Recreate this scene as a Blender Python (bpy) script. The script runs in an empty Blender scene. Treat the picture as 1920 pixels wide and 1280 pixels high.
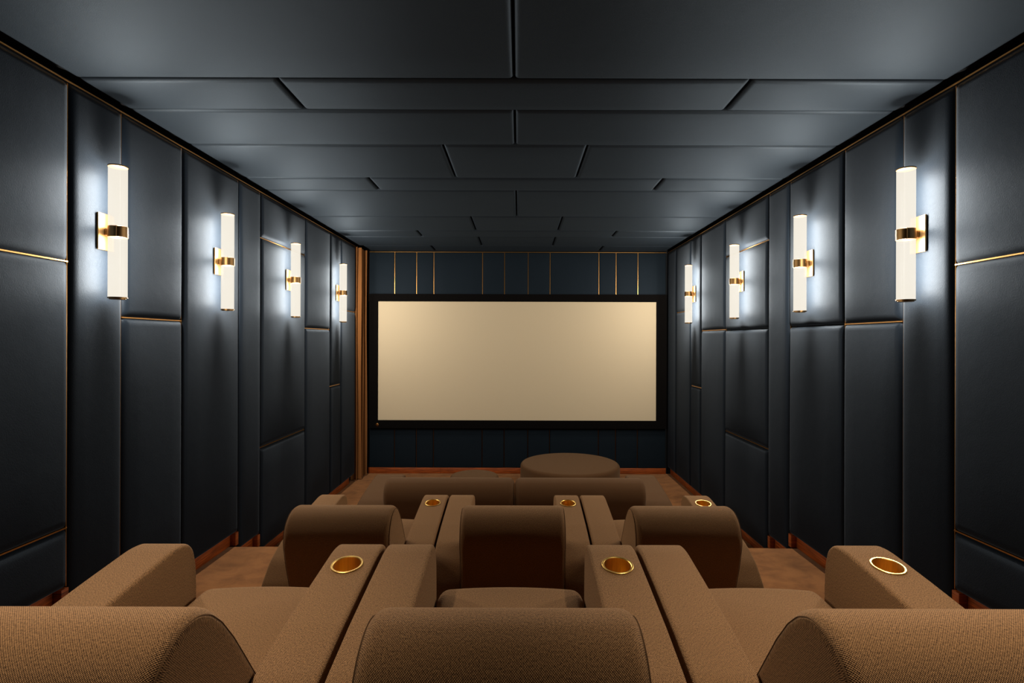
import bpy, bmesh, math, random
from mathutils import Vector, Matrix

S = bpy.context.scene
C = S.collection
random.seed(4)

# ------------------------------------------------------------------ camera
CAMZ = 2.065
FPX = 1000.0
cd = bpy.data.cameras.new('camera')
cam = bpy.data.objects.new('camera', cd)
C.objects.link(cam)
cam.location = (0, 0, CAMZ)
cam.rotation_euler = (math.radians(90), math.radians(-0.17), 0)
cd.sensor_width = 36.0
cd.lens = 36.0 * FPX / 1920.0
cd.shift_x = -13.0 / 1920.0
cd.shift_y = -2.0 / 1920.0
cd.clip_start = 0.02
S.camera = cam

# ------------------------------------------------------------------ world, exposure
w = bpy.data.worlds.new('world')
S.world = w
w.use_nodes = True
w.node_tree.nodes['Background'].inputs[0].default_value = (0, 0, 0, 1)
w.node_tree.nodes['Background'].inputs[1].default_value = 0.0
S.view_settings.view_transform = 'Standard'
S.view_settings.look = 'None'
S.view_settings.exposure = 0.0
S.view_settings.gamma = 1.0
S.view_settings.use_curve_mapping = False

LAMP_W = 97.0           # each of the two lit halves of a sconce
FILL_W = 190.0  # each added fill light over the near chair tops
LAMP_COL = (1.0, 0.90, 0.76)


# ------------------------------------------------------------------ materials
def new_mat(name):
    m = bpy.data.materials.new(name)
    m.use_nodes = True
    nt = m.node_tree
    b = nt.nodes['Principled BSDF']
    return m, nt, b


def node(nt, typ, **kw):
    n = nt.nodes.new(typ)
    for k, v in kw.items():
        setattr(n, k, v)
    return n


def ramp(nt, src, c0, c1, p0=0.0, p1=1.0):
    r = node(nt, 'ShaderNodeValToRGB')
    r.color_ramp.elements[0].position = p0
    r.color_ramp.elements[1].position = p1
    r.color_ramp.elements[0].color = (*c0, 1)
    r.color_ramp.elements[1].color = (*c1, 1)
    nt.links.new(src, r.inputs[0])
    return r.outputs[0]


def noise(nt, vec, scale, detail=2.0, rough=0.5, dist=0.0):
    n = node(nt, 'ShaderNodeTexNoise')
    n.inputs['Scale'].default_value = scale
    n.inputs['Detail'].default_value = detail
    n.inputs['Roughness'].default_value = rough
    n.inputs['Distortion'].default_value = dist
    nt.links.new(vec, n.inputs['Vector'])
    return n.outputs['Fac']


def mathn(nt, op, a, b=None):
    n = node(nt, 'ShaderNodeMath', operation=op)
    for i, v in enumerate((a, b)):
        if v is None:
            continue
        if isinstance(v, (int, float)):
            n.inputs[i].default_value = v
        else:
            nt.links.new(v, n.inputs[i])
    return n.outputs[0]


def bump(nt, b, height, strength, dist):
    n = node(nt, 'ShaderNodeBump')
    n.inputs['Strength'].default_value = strength
    n.inputs['Distance'].default_value = dist
    nt.links.new(height, n.inputs['Height'])
    nt.links.new(n.outputs[0], b.inputs['Normal'])


def mapping(nt, src, scale):
    n = node(nt, 'ShaderNodeMapping')
    n.inputs['Scale'].default_value = scale
    nt.links.new(src, n.inputs['Vector'])
    return n.outputs[0]


def mat_padded(name, c0, c1, gloss, rough, sheen):
    """Navy padded fabric: dark ground under a cool satin sheen, fine grain."""
    m, nt, b = new_mat(name)
    nt.nodes.remove(b)
    out = nt.nodes['Material Output']
    o = node(nt, 'ShaderNodeTexCoord').outputs['Object']
    big = noise(nt, o, 2.3, 3)
    df = node(nt, 'ShaderNodeBsdfDiffuse')
    nt.links.new(ramp(nt, big, c0, c1, 0.3, 0.7), df.inputs['Color'])
    gl = node(nt, 'ShaderNodeBsdfGlossy')
    gl.distribution = 'GGX'
    gl.inputs['Roughness'].default_value = rough
    gl.inputs['Color'].default_value = (*gloss, 1)
    fine = noise(nt, mapping(nt, o, (1.0, 1.0, 0.35)), 420, 2, 0.6)
    soft = noise(nt, o, 9, 2, 0.5)
    h = mathn(nt, 'ADD', fine, mathn(nt, 'MULTIPLY', soft, 1.5))
    bp = node(nt, 'ShaderNodeBump')
    bp.inputs['Strength'].default_value = 0.55
    bp.inputs['Distance'].default_value = 0.0016
    nt.links.new(h, bp.inputs['Height'])
    sh = node(nt, 'ShaderNodeBsdfSheen')
    sh.inputs['Color'].default_value = (*sheen, 1)
    sh.inputs['Roughness'].default_value = 0.45
    for n in (df, gl, sh):
        nt.links.new(bp.outputs[0], n.inputs['Normal'])
    ad = node(nt, 'ShaderNodeAddShader')
    nt.links.new(df.outputs[0], ad.inputs[0])
    nt.links.new(gl.outputs[0], ad.inputs[1])
    ad2 = node(nt, 'ShaderNodeAddShader')
    nt.links.new(ad.outputs[0], ad2.inputs[0])
    nt.links.new(sh.outputs[0], ad2.inputs[1])
    nt.links.new(ad2.outputs[0], out.inputs[0])
    return m


def mat_weave(name, c0, c1, pitch=0.0042):
    """Two tone tweed; UVs are in metres along the cloth."""
    m, nt, b = new_mat(name)
    uv = node(nt, 'ShaderNodeUVMap').outputs[0]
    sp = node(nt, 'ShaderNodeSeparateXYZ')
    nt.links.new(uv, sp.inputs[0])
    k = 2 * math.pi / pitch
    su = mathn(nt, 'SINE', mathn(nt, 'MULTIPLY', sp.outputs[0], k))
    sv = mathn(nt, 'SINE', mathn(nt, 'MULTIPLY', sp.outputs[1], k * 0.9))
    wv = mathn(nt, 'MULTIPLY', su, sv)
    wv = mathn(nt, 'ADD', mathn(nt, 'MULTIPLY', wv, 0.5), 0.5)
    fl = noise(nt, uv, 260, 3, 0.7)
    fleck = noise(nt, mapping(nt, uv, (1.0, 0.35, 1.0)), 620, 1, 0.5)
    t = mathn(nt, 'ADD', mathn(nt, 'MULTIPLY', wv, 0.26), mathn(nt, 'MULTIPLY', fl, 0.50))
    t = mathn(nt, 'ADD', t, mathn(nt, 'MULTIPLY', fleck, 0.36))
    col = ramp(nt, t, c0, c1, 0.40, 0.70)
    nt.links.new(col, b.inputs['Base Color'])
    b.inputs['Roughness'].default_value = 0.9
    b.inputs['Specular IOR Level'].default_value = 0.15
    b.inputs['Sheen Weight'].default_value = 0.10
    b.inputs['Sheen Roughness'].default_value = 0.5
    b.inputs['Sheen Tint'].default_value = (1.0, 0.75, 0.5, 1)
    h = mathn(nt, 'ADD', wv, mathn(nt, 'MULTIPLY', fl, 0.8))
    bump(nt, b, h, 0.7, 0.0016)
    return m


def mat_carpet(name):
    m, nt, b = new_mat(name)
    tc = node(nt, 'ShaderNodeTexCoord')
    o = tc.outputs['Object']
    nap = noise(nt, mapping(nt, o, (1.0, 1.25, 1.0)), 6.5, 4, 0.58, 0.35)
    fib = noise(nt, o, 380, 2, 0.6)
    t = mathn(nt, 'ADD', mathn(nt, 'MULTIPLY', nap, 0.75), mathn(nt, 'MULTIPLY', fib, 0.3))
    col = ramp(nt, t, (0.160, 0.063, 0.0212), (0.272, 0.112, 0.0375), 0.36, 0.62)
    nt.links.new(col, b.inputs['Base Color'])
    b.inputs['Roughness'].default_value = 0.95
    b.inputs['Specular IOR Level'].default_value = 0.1
    b.inputs['Sheen Weight'].default_value = 0.10
    b.inputs['Sheen Tint'].default_value = (1.0, 0.8, 0.6, 1)
    bump(nt, b, mathn(nt, 'ADD', fib, nap), 0.5, 0.003)
    return m


def mat_wood(name):
    m, nt, b = new_mat(name)
    tc = node(nt, 'ShaderNodeTexCoord')
    o = tc.outputs['Object']
    g = noise(nt, mapping(nt, o, (1.5, 1.5, 38.0)), 3.0, 5, 0.65, 0.6)
    col = ramp(nt, g, (0.06, 0.0105, 0.0016), (0.42, 0.086, 0.011), 0.30, 0.72)
    nt.links.new(col, b.inputs['Base Color'])
    b.inputs['Roughness'].default_value = 0.45
    bump(nt, b, g, 0.15, 0.001)
    return m


def mat_brass(name, col, rough, brushed=True):
    m, nt, b = new_mat(name)
    tc = node(nt, 'ShaderNodeTexCoord')
    o = tc.outputs['Object']
    b.inputs['Metallic'].default_value = 1.0
    g = noise(nt, mapping(nt, o, (300.0, 300.0, 6.0)), 1.0, 2, 0.5)
    lo = tuple(c * 0.82 for c in col)
    nt.links.new(ramp(nt, g, lo, col, 0.3, 0.7), b.inputs['Base Color'])
    b.inputs['Roughness'].default_value = rough
    if brushed:
        bump(nt, b, g, 0.12, 0.0004)
    return m


def mat_plain(name, col, rough=0.6, spec=0.4, grain=200.0, var=0.12):
    m, nt, b = new_mat(name)
    tc = node(nt, 'ShaderNodeTexCoord')
    g = noise(nt, tc.outputs['Object'], grain, 2)
    lo = tuple(c * (1 - var) for c in col)
    nt.links.new(ramp(nt, g, lo, col, 0.3, 0.7), b.inputs['Base Color'])
    b.inputs['Roughness'].default_value = rough
    b.inputs['Specular IOR Level'].default_value = spec
    return m


def mat_lampglass(name):
    """Thin opal glass: glows itself and lets the bulb's light through."""
    m, nt, b = new_mat(name)
    nt.nodes.remove(b)
    out = nt.nodes['Material Output']
    tr = node(nt, 'ShaderNodeBsdfTransparent')
    tr.inputs[0].default_value = (0.60, 0.60, 0.60, 1)
    em = node(nt, 'ShaderNodeEmission')
    em.inputs[0].default_value = (1.0, 0.925, 0.79, 1)
    em.inputs[1].default_value = 0.405
    ad = node(nt, 'ShaderNodeAddShader')
    nt.links.new(tr.outputs[0], ad.inputs[0])
    nt.links.new(em.outputs[0], ad.inputs[1])
    nt.links.new(ad.outputs[0], out.inputs[0])
    return m


M = {}
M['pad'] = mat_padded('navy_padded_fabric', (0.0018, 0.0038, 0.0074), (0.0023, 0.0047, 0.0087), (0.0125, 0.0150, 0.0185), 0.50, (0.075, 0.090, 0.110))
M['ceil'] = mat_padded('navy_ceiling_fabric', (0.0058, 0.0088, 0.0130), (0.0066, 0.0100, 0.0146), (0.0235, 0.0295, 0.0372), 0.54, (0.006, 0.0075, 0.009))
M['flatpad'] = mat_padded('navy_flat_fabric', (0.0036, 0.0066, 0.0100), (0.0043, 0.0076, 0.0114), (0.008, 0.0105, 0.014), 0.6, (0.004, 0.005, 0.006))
M['wall'] = mat_plain('dark_wall_lining', (0.008, 0.009, 0.011), 0.9, 0.1)
M['tweed'] = mat_weave('brown_tweed', (0.031, 0.0123, 0.0038), (0.352, 0.180, 0.0735))
M['tweed2'] = mat_weave('brown_wool', (0.042, 0.0185, 0.0068), (0.115, 0.054, 0.0205), 0.006)
M['base'] = mat_plain('chair_plinth_lacquer', (0.012, 0.008, 0.006), 0.7, 0.2)
M['carpet'] = mat_carpet('brown_velvet_carpet')
M['wood'] = mat_wood('mahogany')
M['brass'] = mat_brass('brass_trim', (0.62, 0.33, 0.11), 0.32)
M['brass_lamp'] = mat_brass('brushed_brass', (0.27, 0.160, 0.066), 0.42)
M['bronze'] = mat_brass('dark_bronze', (0.22, 0.10, 0.03), 0.4)
M['gold'] = mat_brass('gold_cup', (0.92, 0.58, 0.155), 0.36, False)
M['glow'] = mat_lampglass('opal_glass')
M['screen'] = mat_plain('screen_cloth', (0.53, 0.445, 0.312), 0.9, 0.1, 600, 0.02)
M['frame'] = mat_plain('black_velvet', (0.0035, 0.003, 0.003), 0.95, 0.05)
M['curtain'] = mat_plain('brown_curtain_cloth', (0.22, 0.092, 0.030), 0.9, 0.1, 300, 0.25)
M['seam'] = mat_plain('dark_piping', (0.10, 0.05, 0.02), 0.9, 0.1)


# ------------------------------------------------------------------ mesh helpers
def finish(name, me, mat, parent=None, angle=35):
    me.materials.append(M[mat])
    for p in me.polygons:
        p.use_smooth = True
    me.set_sharp_from_angle(angle=math.radians(angle))
    o = bpy.data.objects.new(name, me)
    C.objects.link(o)
    if parent is not None:
        o.parent = parent
    return o


def mesh_py(name, verts, faces, mat, parent=None, angle=35):
    me = bpy.data.meshes.new(name)
    me.from_pydata(verts, [], faces)
    me.validate()
    bm = bmesh.new()
    bm.from_mesh(me)
    bmesh.ops.recalc_face_normals(bm, faces=bm.faces)
    bm.to_mesh(me)
    bm.free()
    return finish(name, me, mat, parent, angle)


def box_data(x0, x1, y0, y1, z0, z1, off=0):
    v = [(x, y, z) for x in (x0, x1) for y in (y0, y1) for z in (z0, z1)]
    f = [(0, 1, 3, 2), (4, 6, 7, 5), (0, 4, 5, 1), (2, 3, 7, 6), (0, 2, 6, 4), (1, 5, 7, 3)]
    return v, [tuple(i + off for i in q) for q in f]


def boxes(name, lst, mat, parent=None, bev=0.0):
    bm = bmesh.new()
    for b in lst:
        v, f = box_data(*b)
        vs = [bm.verts.new(p) for p in v]
        for q in f:
            bm.faces.new([vs[i] for i in q])
    bmesh.ops.recalc_face_normals(bm, faces=bm.faces)
    if bev > 0:
        bmesh.ops.bevel(bm, geom=list(bm.edges), offset=bev, segments=2, profile=0.5, affect='EDGES')
    me = bpy.data.meshes.new(name)
    bm.to_mesh(me)
    bm.free()
    return finish(name, me, mat, parent)


def empty(name, loc):
    o = bpy.data.objects.new(name, None)
    o.empty_display_size = 0.1
    C.objects.link(o)
    o.location = loc
    return o


def tag(o, label=None, cat=None, group=None, kind=None):
    if label:
        o['label'] = label
    if cat:
        o['category'] = cat
    if group:
        o['group'] = group
    if kind:
        o['kind'] = kind
    return o


def fillet(pts, seg=6):
    """pts: (y, z, radius) closed polygon -> dense rounded polygon."""
    out = []
    n = len(pts)
    for i in range(n):
        p = Vector(pts[i][:2])
        a = Vector(pts[i - 1][:2]) - p
        b = Vector(pts[(i + 1) % n][:2]) - p
        r = pts[i][2]
        if r <= 0:
            out.append(p)
            continue
        la, lb = a.length, b.length
        a.normalize()
        b.normalize()
        ang = a.angle(b)
        d = min(r / math.tan(ang / 2), la * 0.49, lb * 0.49)
        p0, p1 = p + a * d, p + b * d
        for k in range(seg + 1):
            t = k / seg
            out.append((1 - t) ** 2 * p0 + 2 * t * (1 - t) * p + t * t * p1)
    # drop doubles
    res = []
    for q in out:
        if not res or (q - res[-1]).length > 1e-4:
            res.append(q)
    return res


def area2(p):
    return sum(p[i - 1].x * p[i].y - p[i].x * p[i - 1].y for i in range(len(p)))


def inset(poly, d):
    n = len(poly)
    res = []
    for i in range(n):
        a, p, b = poly[i - 1], poly[i], poly[(i + 1) % n]
        e0 = (p - a).normalized()
        e1 = (b - p).normalized()
        n0 = Vector((-e0.y, e0.x))
        n1 = Vector((-e1.y, e1.x))
        m = (n0 + n1)
        if m.length < 1e-6:
            m = n0
        m.normalize()
        c = max(0.5, m.dot(n0))
        res.append(p + m * (d / c))
    return res


def extrusion(name, pts, W, r, mat, parent=None, steps=5, mid=2, crown=0.0, x0=0.0, seg=6, seams=0.0):
    """Profile (y, z) pushed along x to width W, ends rounded by radius r, UVs in metres.
    crown bulges the middle of the upper side a little."""
    poly = fillet(pts, seg)
    if area2(poly) < 0:
        poly.reverse()
    rings = []
    for k in range(steps + 1):
        a = math.pi / 2 * k / steps
        rings.append((-W / 2 + r - r * math.cos(a), r * (1 - math.sin(a))))
    inner = []
    for k in range(1, mid):
        inner.append((-W / 2 + r + (W - 2 * r) * k / mid, 0.0))
    rings = rings + inner + [(-x, d) for x, d in reversed(rings)]
    n = len(poly)
    zmid = sum(p.y for p in poly) / n
    verts = []
    for x, d in rings:
        q = inset(poly, d) if d > 1e-6 else poly
        cr = crown * (1 - (2 * x / W) ** 2)
        for p in q:
            verts.append((x + x0, p.x, p.y + (cr if p.y > zmid else 0.0)))
    bm = bmesh.new()
    uvl = bm.loops.layers.uv.new('UVMap')
    vs = [bm.verts.new(v) for v in verts]
    per = [0.0]
    for i in range(n):
        per.append(per[-1] + (poly[(i + 1) % n] - poly[i]).length)
    for k in range(len(rings) - 1):
        for i in range(n):
            j = (i + 1) % n
            f = bm.faces.new((vs[k * n + i], vs[k * n + j], vs[(k + 1) * n + j], vs[(k + 1) * n + i]))
            uvs = ((rings[k][0], per[i]), (rings[k][0], per[i + 1]), (rings[k + 1][0], per[i + 1]), (rings[k + 1][0], per[i]))
            for lp, u in zip(f.loops, uvs):
                lp[uvl].uv = u
    for k in (0, len(rings) - 1):
        f = bm.faces.new([vs[k * n + i] for i in range(n)])
        for lp in f.loops:
            lp[uvl].uv = (lp.vert.co.y, lp.vert.co.z)
    bmesh.ops.recalc_face_normals(bm, faces=bm.faces)
    me = bpy.data.meshes.new(name)
    bm.to_mesh(me)
    bm.free()
    o = finish(name, me, mat, parent, 40)
    if seams > 0:
        for sgn in (-1, 1):
            q = inset(poly, r * 0.45)
            tube('piping', [(x0 + sgn * (W / 2 - r * 0.10), p.x, p.y) for p in q], seams, 'seam', o, True, 5)
    return o


def tube(name, path, r, mat, parent=None, closed=False, sides=8):
    n = len(path)
    P = [Vector(p) for p in path]
    verts, faces = [], []
    for i in range(n):
        if closed:
            t = (P[(i + 1) % n] - P[i - 1])
        else:
            t = (P[min(i + 1, n - 1)] - P[max(i - 1, 0)])
        t.normalize()
        ref = Vector((1, 0, 0)) if abs(t.x) < 0.9 else Vector((0, 0, 1))
        a = t.cross(ref).normalized()
        b = t.cross(a).normalized()
        for s in range(sides):
            an = 2 * math.pi * s / sides
            verts.append(tuple(P[i] + (a * math.cos(an) + b * math.sin(an)) * r))
    m = n if closed else n - 1
    for i in range(m):
        j = (i + 1) % n
        for s in range(sides):
            s2 = (s + 1) % sides
            faces.append((i * sides + s, i * sides + s2, j * sides + s2, j * sides + s))
    if not closed:
        faces.append(tuple(range(sides)))
        faces.append(tuple((n - 1) * sides + s for s in range(sides)))
    return mesh_py(name, verts, faces, mat, parent, 60)


def lathe_mesh(name, prof, mat, parent=None, seg=48, close=False, angle=35, uv=False):
    """prof: (radius, z) list turned about z."""
    verts, faces = [], []
    n = len(prof)
    for s in range(seg):
        a = 2 * math.pi * s / seg
        for r, z in prof:
            verts.append((r * math.cos(a), r * math.sin(a), z))
    for s in range(seg):
        t = (s + 1) % seg
        for i in range(n - 1 if not close else n):
            j = (i + 1) % n
            faces.append((s * n + i, t * n + i, t * n + j, s * n + j))
    bm = bmesh.new()
    vs = [bm.verts.new(v) for v in verts]
    uvl = bm.loops.layers.uv.new('UVMap')
    for q in faces:
        try:
            f = bm.faces.new([vs[i] for i in q])
        except ValueError:
            continue
    bmesh.ops.remove_doubles(bm, verts=bm.verts, dist=1e-5)
    bmesh.ops.recalc_face_normals(bm, faces=bm.faces)
    for f in bm.faces:
        flat = abs(f.normal.z) > 0.6
        for lp in f.loops:
            c = lp.vert.co
            lp[uvl].uv = (c.x, c.y) if flat else (math.atan2(c.y, c.x) * 0.6, c.z)
    me = bpy.data.meshes.new(name)
    bm.to_mesh(me)
    bm.free()
    return finish(name, me, mat, parent, angle)


def pad_axis(L, r):
    r = min(r, L * 0.3)
    e = [0.0, 0.06 * r, 0.2 * r, 0.42 * r, 0.7 * r, r]
    m = [L * 0.25, L * 0.5, L * 0.75]
    m = [x for x in m if r < x < L - r]
    return e + m + [L - x for x in reversed(e)], r


def padded_panel(name, origin, U, V, N, w, h, t, r, mat, parent, puff=0.008, rd=None):
    """Upholstered board: w by h face spanned by U, V; soft edges fall rd over r."""
    rd = rd if rd is not None else r * 0.8
    us, ru = pad_axis(w, r)
    vs, rv = pad_axis(h, r)

    def fall(d, rr):
        if d >= rr:
            return 0.0
        q = 1 - d / rr
        return rd * (1 - math.sqrt(max(0.0, 1 - q * q)))
    nu, nv = len(us), len(vs)
    verts, faces = [], []
    o = Vector(origin)
    for u in us:
        for v in vs:
            du, dv = min(u, w - u), min(v, h - v)
            k = (1 - (2 * u / w - 1) ** 4) * (1 - (2 * v / h - 1) ** 4)
            a, b = fall(du, ru), fall(dv, rv)
            z = t - min(rd, math.sqrt(a * a + b * b)) - puff + puff * k
            verts.append(tuple(o + U * u + V * v + N * z))
    for i in range(nu - 1):
        for j in range(nv - 1):
            faces.append((i * nv + j, (i + 1) * nv + j, (i + 1) * nv + j + 1, i * nv + j + 1))
    # sides down to the board
    rim = [i * nv for i in range(nu)] + [(nu - 1) * nv + j for j in range(1, nv)] \
        + [i * nv + nv - 1 for i in range(nu - 2, -1, -1)] + [j for j in range(nv - 2, 0, -1)]
    b0 = len(verts)
    for i in rim:
        p = Vector(verts[i]) - o
        verts.append(tuple(o + U * p.dot(U) + V * p.dot(V)))
    n = len(rim)
    for k in range(n):
        k2 = (k + 1) % n
        faces.append((rim[k], rim[k2], b0 + k2, b0 + k))
    faces.append(tuple(b0 + k for k in range(n)))
    return mesh_py(name, verts, faces, mat, parent, 50)


# ------------------------------------------------------------------ the room
XL, XR = -2.374, 2.290          # faces of the side panels
YB = 8.27                        # face of the screen wall panels
YN = -1.25                       # wall behind the camera
CEIL = CAMZ + 1.374              # lower face of the ceiling panels
TOP = CAMZ + 1.359               # top of the wall panels
T1, T2 = 0.64, 0.32              # the two carpeted tiers
E1, E2 = 2.80, 4.50              # their front edges
PT = 0.076                       # panel thickness

floor = boxes('floor', [(-2.65, 2.6, YN - .1, YB + .1, -0.12, 0.0)], 'carpet')
tag(floor, kind='structure')
boxes('platform', [(-2.45, 2.366, YN, E1, 0.0, T1)], 'carpet', floor, 0.008)
boxes('platform', [(-2.45, 2.366, E1 + .001, E2, 0.0, T2)], 'carpet', floor, 0.008)
for x0, x1 in ((-2.45, -1.47), (1.41, 2.366)):
    boxes('step', [(x0, x1, E1 + .002, 3.2, T2 + .001, T2 + .16)], 'carpet', floor, 0.008)
    boxes('step', [(x0, x1, E2 + .001, 4.92, 0.001, .16)], 'carpet', floor, 0.008)

ceiling = boxes('ceiling', [(-2.9, 2.6, YN - .1, YB + .3, CEIL + .05, CEIL + .2)], 'wall')
tag(ceiling, kind='structure')
wall_left = boxes('wall_left', [(-2.66, XL - PT, YN - .1, 7.74, -0.1, CEIL + .06),
                                (-2.86, -2.66, 7.64, YB + .3, -0.1, CEIL + .06)], 'wall')
wall_right = boxes('wall_right', [(XR + PT, XR + PT + .2, YN - .1, YB + .3, -0.1, CEIL + .06)], 'wall')
wall_back = boxes('wall_back', [(-2.66, XR + PT, YB + .022, YB + .25, -0.1, CEIL + .06)], 'wall')
wall_front = boxes('wall_front', [(-2.6, XR + PT, YN - .2, YN, -0.1, CEIL + .06)], 'flatpad')
for o in (wall_left, wall_right, wall_back, wall_front):
    tag(o, kind='structure')

# padded side walls: (start, end, floor level, heights of the level joints from eye level)
cols_l = [(-1.24, .20, T1, []), (.20, .94, T1, [.13]), (.94, 1.44, T1, [.13]), (1.44, 1.82, T1, []), (1.82, 2.833, T1, [.412, -1.0]),
          (2.833, 3.215, .48, []), (3.215, 3.79, T2, [.132]), (3.79, 4.55, T2, []), (4.55, 4.93, .16, []),
          (4.93, 5.96, 0, [.945, -1.0]), (5.96, 6.74, 0, [.13]), (6.74, 7.14, 0, [-.59]), (7.14, 7.775, 0, [.405])]
cols_r = [(-1.24, .20, T1, []), (.20, .94, T1, [.13]), (.94, 1.44, T1, [.13]), (1.44, 1.82, T1, []), (1.82, 2.833, T1, [.408, -1.0]),
          (2.833, 3.215, .48, []), (3.215, 3.79, T2, [.122]), (3.79, 4.55, T2, [.122]), (4.55, 4.93, .16, []),
          (4.93, 5.96, 0, [.938, .12, -1.0]), (5.96, 6.74, 0, [.128]), (6.74, 7.14, 0, [-.596]),
          (7.14, 7.80, 0, [.41]), (7.80, 8.262, 0, [])]
Yv, Zv, Xv = Vector((0, 1, 0)), Vector((0, 0, 1)), Vector((1, 0, 0))
G = 0.0045                       # half the joint


def side_wall(wall, cols, xf, sgn, dark):
    xb = xf - sgn * PT
    for ci, (y0, y1, fl, seams) in enumerate(cols):
        zs = [fl + .113] + sorted(CAMZ + s for s in seams) + [TOP]
        for k in range(len(zs) - 1):
            z0 = zs[k] + (G if k > 0 else 0)
            z1 = zs[k + 1] - (G if k < len(zs) - 2 else 0)
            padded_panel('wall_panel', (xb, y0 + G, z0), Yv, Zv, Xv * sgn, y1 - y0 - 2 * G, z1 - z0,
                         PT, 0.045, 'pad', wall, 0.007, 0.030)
        for s in seams:
            if (ci, s) in dark:
                continue
            z = CAMZ + s
            boxes('brass_strip', [(min(xb, xf - sgn * .022), max(xb, xf - sgn * .022), y0 + .002, y1 - .002, z - .0035, z + .0035)], 'brass', wall)
        y = y1
        boxes('brass_strip', [(min(xb, xf - sgn * .028), max(xb, xf - sgn * .028), y - .0025, y + .0025, fl + .113, TOP)], 'brass', wall)


side_wall(wall_left, cols_l, XL, 1, set())
side_wall(wall_right, cols_r, XR, -1, {(7, .122), (9, .12)})

# brass lines where the walls meet the ceiling
for i, (x0, x1, y0, y1) in enumerate(((XL - .016, XL - .008, YN, 7.775), (XR + .008, XR + .016, YN, YB - .005))):
    t = boxes('trim_%d' % (i + 1), [(x0, x1, y0, y1, TOP + .001, TOP + .006)], 'brass')
    tag(t, kind='structure')
t = boxes('trim_3', [(-2.33, XR - .008, YB - .012, YB + .01, CAMZ + 1.3605, CAMZ + 1.3665)], 'brass')
tag(t, kind='structure')

# mahogany baseboards that climb with the tiers, a post at each rise
for nm, cols, xw, sgn in (('baseboard_left', cols_l, XL - PT, 1), ('baseboard_right', cols_r, XR + PT, -1)):
    bb = empty(nm, (xw, 0, 0))
    tag(bb, kind='structure')
    for i, (y0, y1, fl, seams) in enumerate(cols):
        if i == len(cols) - 1 and sgn == 1:
            y1 = 7.66
        a, b = sorted((0.0005 * sgn, sgn * .016))
        boxes('board', [(a, b, y0 + .001, y1 - .001, fl + .001, fl + .105)], 'wood', bb, 0.002)
        if i + 1 < len(cols) and cols[i + 1][2] < fl:
            nf = cols[i + 1][2]
            a, b = sorted((sgn * .017, sgn * .062))
            boxes('post', [(a, b, y1 - .045, y1 + .001, nf + .003 if nf + .003 > fl else fl + .001, fl + .109)], 'wood', bb, 0.002)
            boxes('post', [(a, b, y1 + .004, y1 + .02, nf + .001, nf + .109)], 'wood', bb, 0.002)

# screen wall: flat panels with brass strips above, dark joints below
strips = [-1.929, -1.590, -1.323, -.568, -.226, .141, .480, 1.238, 1.505, 1.844]
edges = [-2.335] + strips + [2.283]
for a, b in zip(edges[:-1], edges[1:]):
    for z0, z1 in ((CAMZ + .60, TOP), (.092, CAMZ - 1.28)):
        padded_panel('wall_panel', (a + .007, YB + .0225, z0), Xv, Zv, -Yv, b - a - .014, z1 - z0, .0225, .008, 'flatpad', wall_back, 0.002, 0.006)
for x in strips + [-2.335 + .003]:
    boxes('brass_strip', [(x - .0027, x + .0027, YB + .006, YB + .022, CAMZ + .60, TOP)], 'brass', wall_back)
    boxes('brass_strip', [(x - .0018, x + .0018, YB + .019, YB + .022, .092, CAMZ - 1.28)], 'bronze', wall_back)
bb = empty('baseboard_back', (0, YB, 0))
tag(bb, kind='structure')
be = [-2.335, -1.21, .02, 1.12, 2.283]
for a, b in zip(be[:-1], be[1:]):
    boxes('board', [(a + .0008, b - .0008, -.004, .0215, .001, .09)], 'wood', bb, 0.0015)

# padded ceiling, staggered like brickwork
XC = -0.030
rows = [(-1.24, .20, 'b'), (.20, .94, 'c'), (.94, 1.82, 'b'), (1.82, 2.833, 'c'), (2.833, 3.215, 'a'), (3.215, 3.787, 'c'), (3.787, 4.552, 'b'), (4.552, 4.93, 'a'),
        (4.93, 5.965, 'c'), (5.965, 6.73, 'b'), (6.73, 7.13, 'a'), (7.13, 7.81, 'b'), (7.81, 8.245, 'a')]
CX0, CX1 = XL + .022, XR - .022
for y0, y1, kind in rows:
    cuts = {'a': [XC - 1.262, XC + 1.262], 'b': [XC - .515, XC + .515], 'c': [XC]}[kind]
    ed = [CX0] + cuts + [CX1]
    if y1 > 8:
        ed[0] = -2.30
    for a, b in zip(ed[:-1], ed[1:]):
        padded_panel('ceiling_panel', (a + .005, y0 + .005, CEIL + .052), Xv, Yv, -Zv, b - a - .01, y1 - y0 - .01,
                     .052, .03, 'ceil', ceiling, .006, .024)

# ------------------------------------------------------------------ projection screen
sc = empty('projection_screen', (0, YB - .03, CAMZ - 1.353))
tag(sc, 'wide cream projection screen in a black velvet frame on the far wall', 'screen')
fx0, fx1, fz0, fz1 = -2.302, 2.272, 0.0, 2.062
sx0, sx1, sz0, sz1 = -2.166, 2.112, .122, 1.948
boxes('frame', [(fx0, sx0, -.05, .028, fz0, fz1), (sx1, fx1, -.05, .028, fz0, fz1),
                (sx0, sx1, -.05, .028, sz1, fz1), (sx0, sx1, -.05, .028, fz0, sz0)], 'frame', sc)
boxes('screen_cloth', [(sx0 + .0005, sx1 - .0005, -.032, .02, sz0 + .0005, sz1 - .0005)], 'screen', sc)
em = lathe_mesh('badge', [(0.0, 0.006), (.016, .006), (.022, .004), (.026, 0.0), (0.0, 0.0)], 'bronze', sc, 20)
em.rotation_euler = (math.radians(90), 0, 0)
em.location = (-2.174, -.0502, .052)
em['label'] = 'small round bronze badge on the frame'

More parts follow.
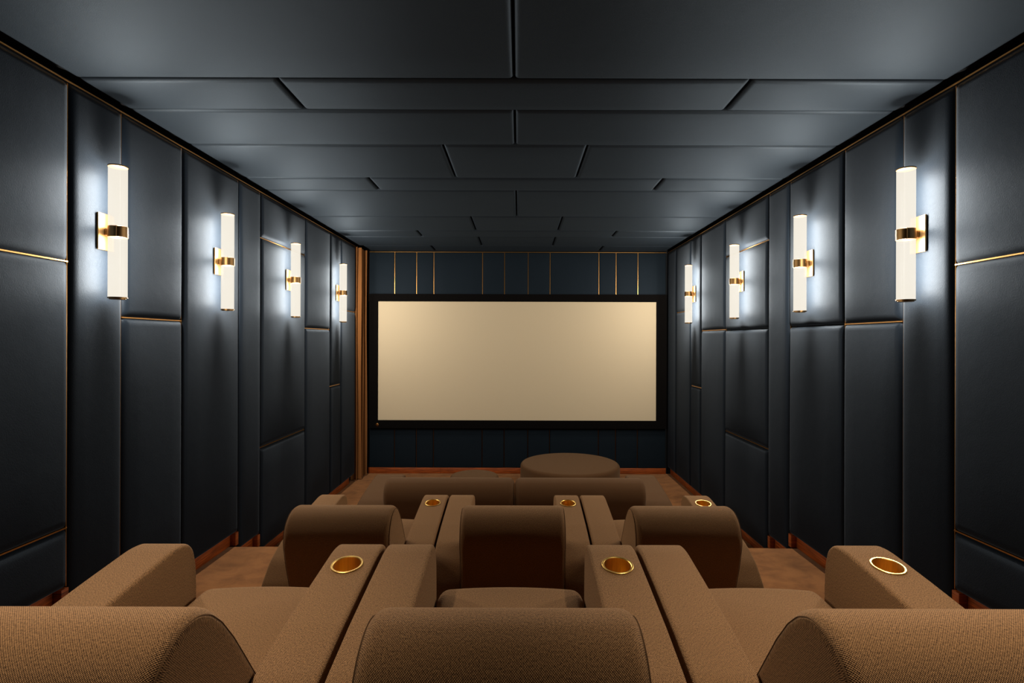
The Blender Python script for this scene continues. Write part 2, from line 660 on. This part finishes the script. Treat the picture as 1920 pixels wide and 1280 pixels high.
# ------------------------------------------------------------------ curtain in the recess
n = 160
front, back = [], []
for i in range(n + 1):
    t = i / n
    y = 7.80 + .43 * t + .016 * math.sin(2 * math.pi * 3.6 * t * 2)
    x = -2.405 + .050 * math.sin(2 * math.pi * 3.6 * t + 2.5) + .012 * math.sin(2 * math.pi * 9.3 * t) + .03 * t
    front.append(Vector((x, y)))
verts, faces = [], []
zs = [.012, .4, .9, 1.5, 2.1, 2.7, 3.2, CEIL - .01]
for zi, z in enumerate(zs):
    fl = 1.0 + .10 * (1 - z / 3.4)
    for s in (0, 1):
        for i, p in enumerate(front):
            a, b = front[max(i - 1, 0)], front[min(i + 1, n)]
            d = (b - a).normalized()
            nn = Vector((d.y, -d.x)) * (.004 if s else 0)
            verts.append((-2.39 + (p.x + 2.39) * fl + nn.x + .006 * math.sin(z * 2 + i * .05), p.y + nn.y, z))
m = n + 1
for zi in range(len(zs) - 1):
    for s in (0, 1):
        for i in range(n):
            a = zi * 2 * m + s * m + i
            faces.append((a, a + 1, a + 1 + 2 * m, a + 2 * m))
    for i in (0, n):
        a = zi * 2 * m + i
        faces.append((a, a + m, a + 3 * m, a + 2 * m))
for zi in (0, len(zs) - 1):
    for i in range(n):
        a = zi * 2 * m + i
        faces.append((a, a + 1, a + 1 + m, a + m))
cu = mesh_py('curtain', verts, faces, 'curtain', None, 60)
tag(cu, 'tall brown curtain gathered in the corner left of the screen', 'curtain')

# ------------------------------------------------------------------ wall sconces
def make_sconce(sgn):
    """Built for the left wall (sgn 1): x grows into the room from the panel face."""
    r = empty('wall_sconce', (0, 0, 0))
    off, R, HL = .078, .0465, .3785
    a, b = sorted((0.0, sgn * .013))
    boxes('back_plate', [(a, b, -.058, .058, -.104, .104)], 'brass_lamp', r, .0035)
    a, b = sorted((sgn * .0131, sgn * (off - R + .006)))
    st = boxes('bracket', [(a, b, -.018, .018, -.020, .020)], 'brass_lamp', r, .003)

    def ring(name, prof, mat, par=r, close=True):
        o = lathe_mesh(name, prof, mat, par, 40, close)
        o.location = (sgn * off, 0, 0)
        return o
    for s in (-1, 1):
        z0, z1 = s * .0315, s * (HL - .0075)
        ring('glass_tube', [(R - .0015, z0), (R, z0), (R, z1), (R - .0015, z1)], 'glow')
    cl = ring('clamp_ring', [(R - .004, -.031), (R + .0022, -.031), (R + .003, -.030), (R + .003, .030), (R + .0022, .031), (R - .004, .031)], 'brass_lamp')
    # the two ends of the clamp meet at a raised seam facing the room
    for an in (-62, 62):
        ca, sa = math.cos(math.radians(an)) * sgn, math.sin(math.radians(an))
        px, py = sgn * off + ca * (R + .003), sa * (R + .003)
        boxes('clamp_seam', [(px - .0022, px + .0022, py - .0022, py + .0022, -.031, .031)], 'brass_lamp', r)
    for s in (-1, 1):
        z = s * HL
        ring('end_cap', [(0, z - s * .0074), (R + .002, z - s * .0074), (R + .002, z - s * .001), (R + .0012, z), (0, z)], 'brass_lamp', r, False)
    lip = ring('lower_lip', [(0, -HL - .0005), (R - .006, -HL - .0005), (R - .006, -HL - .005), (R - .012, -HL - .006), (0, -HL - .006)], 'brass_lamp', r, False)
    return r


def copy_tree(o, parent=None):
    c = o.copy()
    C.objects.link(c)
    c.parent = parent
    for ch in list(o.children):
        copy_tree(ch, c)
    return c


YS = [3.05, 4.20, 5.48, 6.96]
ZS = CAMZ + .611
where = ['nearest the camera', 'second from the camera', 'third from the camera', 'nearest the screen']
for sgn, x, side in ((1, XL, 'left'), (-1, XR, 'right')):
    proto = make_sconce(sgn)
    for i, y in enumerate(YS):
        o = proto if i == 0 else copy_tree(proto)
        o.location = (x + sgn * .0005, y, ZS)
        tag(o, 'lit brass sconce with twin glass tubes on %s wall, %s' % (side, where[i]), 'sconce',
            'tube sconces along the padded walls')
    for i, y in enumerate(YS):
        for s in (-1, 1):
            for zc in (.060, .111, .162, .213, .264, .315):
                ld = bpy.data.lights.new('bulb', 'POINT')
                ld.energy = LAMP_W / 6
                ld.color = LAMP_COL
                ld.shadow_soft_size = .024
                lo = bpy.data.objects.new('bulb', ld)
                C.objects.link(lo)
                lo.location = (x + sgn * .0985, y, ZS + s * zc)

# added, unseen fill lights shaped as ceiling downlights to brighten the near row
for x, sd in ((-1.10, 'left'), (1.04, 'right')):
    dl = empty('fill_light', (x, 1.12, CEIL))
    tag(dl, 'added fill light shaped as a small brass ceiling spot above the %s armchair of the near row' % sd, 'fill_light', 'added fill lights over the near row')
    lathe_mesh('bezel', [(.036, -.008), (.052, -.008), (.056, -.004), (.056, .001), (.036, .001)], 'brass_lamp', dl, 32, True)
    lathe_mesh('lens', [(0, -.002), (.035, -.002), (.035, .0005), (0, .0005)], 'glow', dl, 24)
    ld = bpy.data.lights.new('fill_spot', 'SPOT')
    ld.energy = FILL_W
    ld.color = LAMP_COL
    ld.spot_size = math.radians(70)
    ld.spot_blend = 1.0
    ld.shadow_soft_size = .03
    lo = bpy.data.objects.new('fill_spot', ld)
    C.objects.link(lo)
    lo.location = (x, 1.12, CEIL - .012)

# ------------------------------------------------------------------ cinema armchairs
ARM = [(.203, .055, .01), (.203, .54, .3), (.199, .62, .2), (.182, .684, .10), (.146, .716, .10), (.08, .722, .3), (-.10, .698, .4), (-.30, .668, .5),
       (-.475, .633, .35), (-.60, .580, .2), (-.70, .490, .15), (-.745, .37, .03), (-.735, .345, .012), (-.57, .345, .015), (-.57, .055, .01)]
BACK = [(-.70, .36, .03), (-.795, .62, .3), (-.826, .74, .3), (-.824, .795, .2), (-.803, .842, .15), (-.766, .877, .12), (-.715, .897, .12),
        (-.66, .896, .12), (-.612, .872, .12), (-.57, .834, .15), (-.52, .772, .3), (-.405, .605, .3), (-.30, .47, .05), (-.36, .36, .03)]
SEAT = [(.262, .30, .03), (.275, .45, .07), (.235, .522, .08), (.0, .512, .2), (-.40, .475, .04), (-.40, .36, .03), (.10, .30, .03)]


def cut_hole(arm, x, y, z, rad, depth, tilt):
    bm = bmesh.new()
    bmesh.ops.create_cone(bm, cap_ends=True, segments=48, radius1=rad, radius2=rad, depth=depth * 2)
    me = bpy.data.meshes.new('cutter')
    bm.to_mesh(me)
    bm.free()
    co = bpy.data.objects.new('cutter', me)
    C.objects.link(co)
    co.location = (x, y, z)
    co.rotation_euler = (tilt, 0, 0)
    mod = arm.modifiers.new('cut', 'BOOLEAN')
    mod.operation = 'DIFFERENCE'
    mod.object = co
    mod.solver = 'EXACT'
    bpy.context.view_layer.update()
    dg = bpy.context.evaluated_depsgraph_get()
    nm = bpy.data.meshes.new_from_object(arm.evaluated_get(dg))
    arm.modifiers.clear()
    arm.data = nm
    bpy.data.objects.remove(co)


AW, CW = .160, .848
AX = CW / 2 - AW / 2
TILT = math.atan(.137)


def make_chair():
    r = empty('cinema_armchair', (0, 0, 0))
    boxes('plinth', [(-.37, .37, -.55, .17, 0.001, .30)], 'base', r, .01)
    extrusion('seat', SEAT, CW - 2 * AW - .006, .04, 'tweed', r, 5, 8, .012)
    extrusion('backrest', BACK, CW - 2 * AW - .004, .032, 'tweed', r, 5, 2, 0.0, 0.0, 7, .0014)
    extrusion('armrest', ARM, AW, .0125, 'tweed', r, 4, 2, 0.0, -AX, 7, 0)
    a = extrusion('armrest', ARM, AW, .0125, 'tweed', r, 4, 2, 0.0, AX, 7, 0)
    cut_hole(a, AX, -.018, .7085, .0455, .085, TILT)
    prof = [(.0498, .0005), (.0498, .0022), (.0485, .0032), (.0445, .0030), (.0428, .0012), (.0425, -.004), (.0418, -.078), (.040, -.080), (0, -.080),
            (0, -.082), (.0415, -.082), (.0440, -.078), (.0445, 0.0005)]
    c = lathe_mesh('cup_holder', prof, 'gold', a, 56, False, 30)
    c.location = (AX, -.018, .7100)
    c.rotation_euler = (TILT, 0, 0)
    return r


chair = make_chair()
row_names = [('in the near row', 1.716, T1), ('in the second row', 3.414, T2)]
xs = [(-.889, 'left'), (-.028, 'middle'), (.833, 'right')]
first = True
for rn, yc, zf in row_names:
    for xx, sd in xs:
        o = chair if first else copy_tree(chair)
        first = False
        o.location = (xx, yc, zf)
        tag(o, 'brown tweed cinema armchair with gold cup holder %s, %s of three' % (rn, sd), 'armchair', 'cinema armchairs in two tiers')

# ------------------------------------------------------------------ sofa
sf = empty('sofa', (-.032, 5.22, 0))
tag(sf, 'low brown sofa with two back cushions in front of the armchair rows', 'sofa')
boxes('plinth', [(-1.30, 1.30, -.55, .17, .001, .30)], 'base', sf, .01)
for s in (-1, 1):
    extrusion('backrest', BACK, 1.092, .05, 'tweed2', sf, 5, 2, 0.0, s * .549, 7, 0)
    extrusion('armrest', ARM, .30, .03, 'tweed2', sf, 4, 2, 0.0, s * 1.25, 7, 0)
    extrusion('seat', SEAT, 1.09, .045, 'tweed2', sf, 5, 6, .012, s * .549)

# ------------------------------------------------------------------ ottomans
def ottoman(name, x, y, R, H, label):
    r = empty(name, (x, y, 0))
    tag(r, label, 'ottoman')
    rr = .045
    prof = [(0, .03), (R - .012, .03), (R, .045), (R, H - rr)]
    for k in range(1, 7):
        a = math.pi / 2 * k / 6
        prof.append((R - rr + rr * math.cos(a), H - rr + rr * math.sin(a)))
    prof += [(R * .6, H + .006), (R * .3, H + .009), (0, H + .010)]
    lathe_mesh('cushion', prof, 'tweed2', r, 72, False, 40)
    lathe_mesh('plinth', [(0, .001), (R - .05, .001), (R - .05, .029), (0, .029)], 'base', r, 40)


ottoman('ottoman', .68, 7.08, .655, .445, 'large round brown ottoman in front of the screen')
ottoman('ottoman', -.56, 6.76, .31, .36, 'small round brown ottoman behind the left back cushion of the sofa')
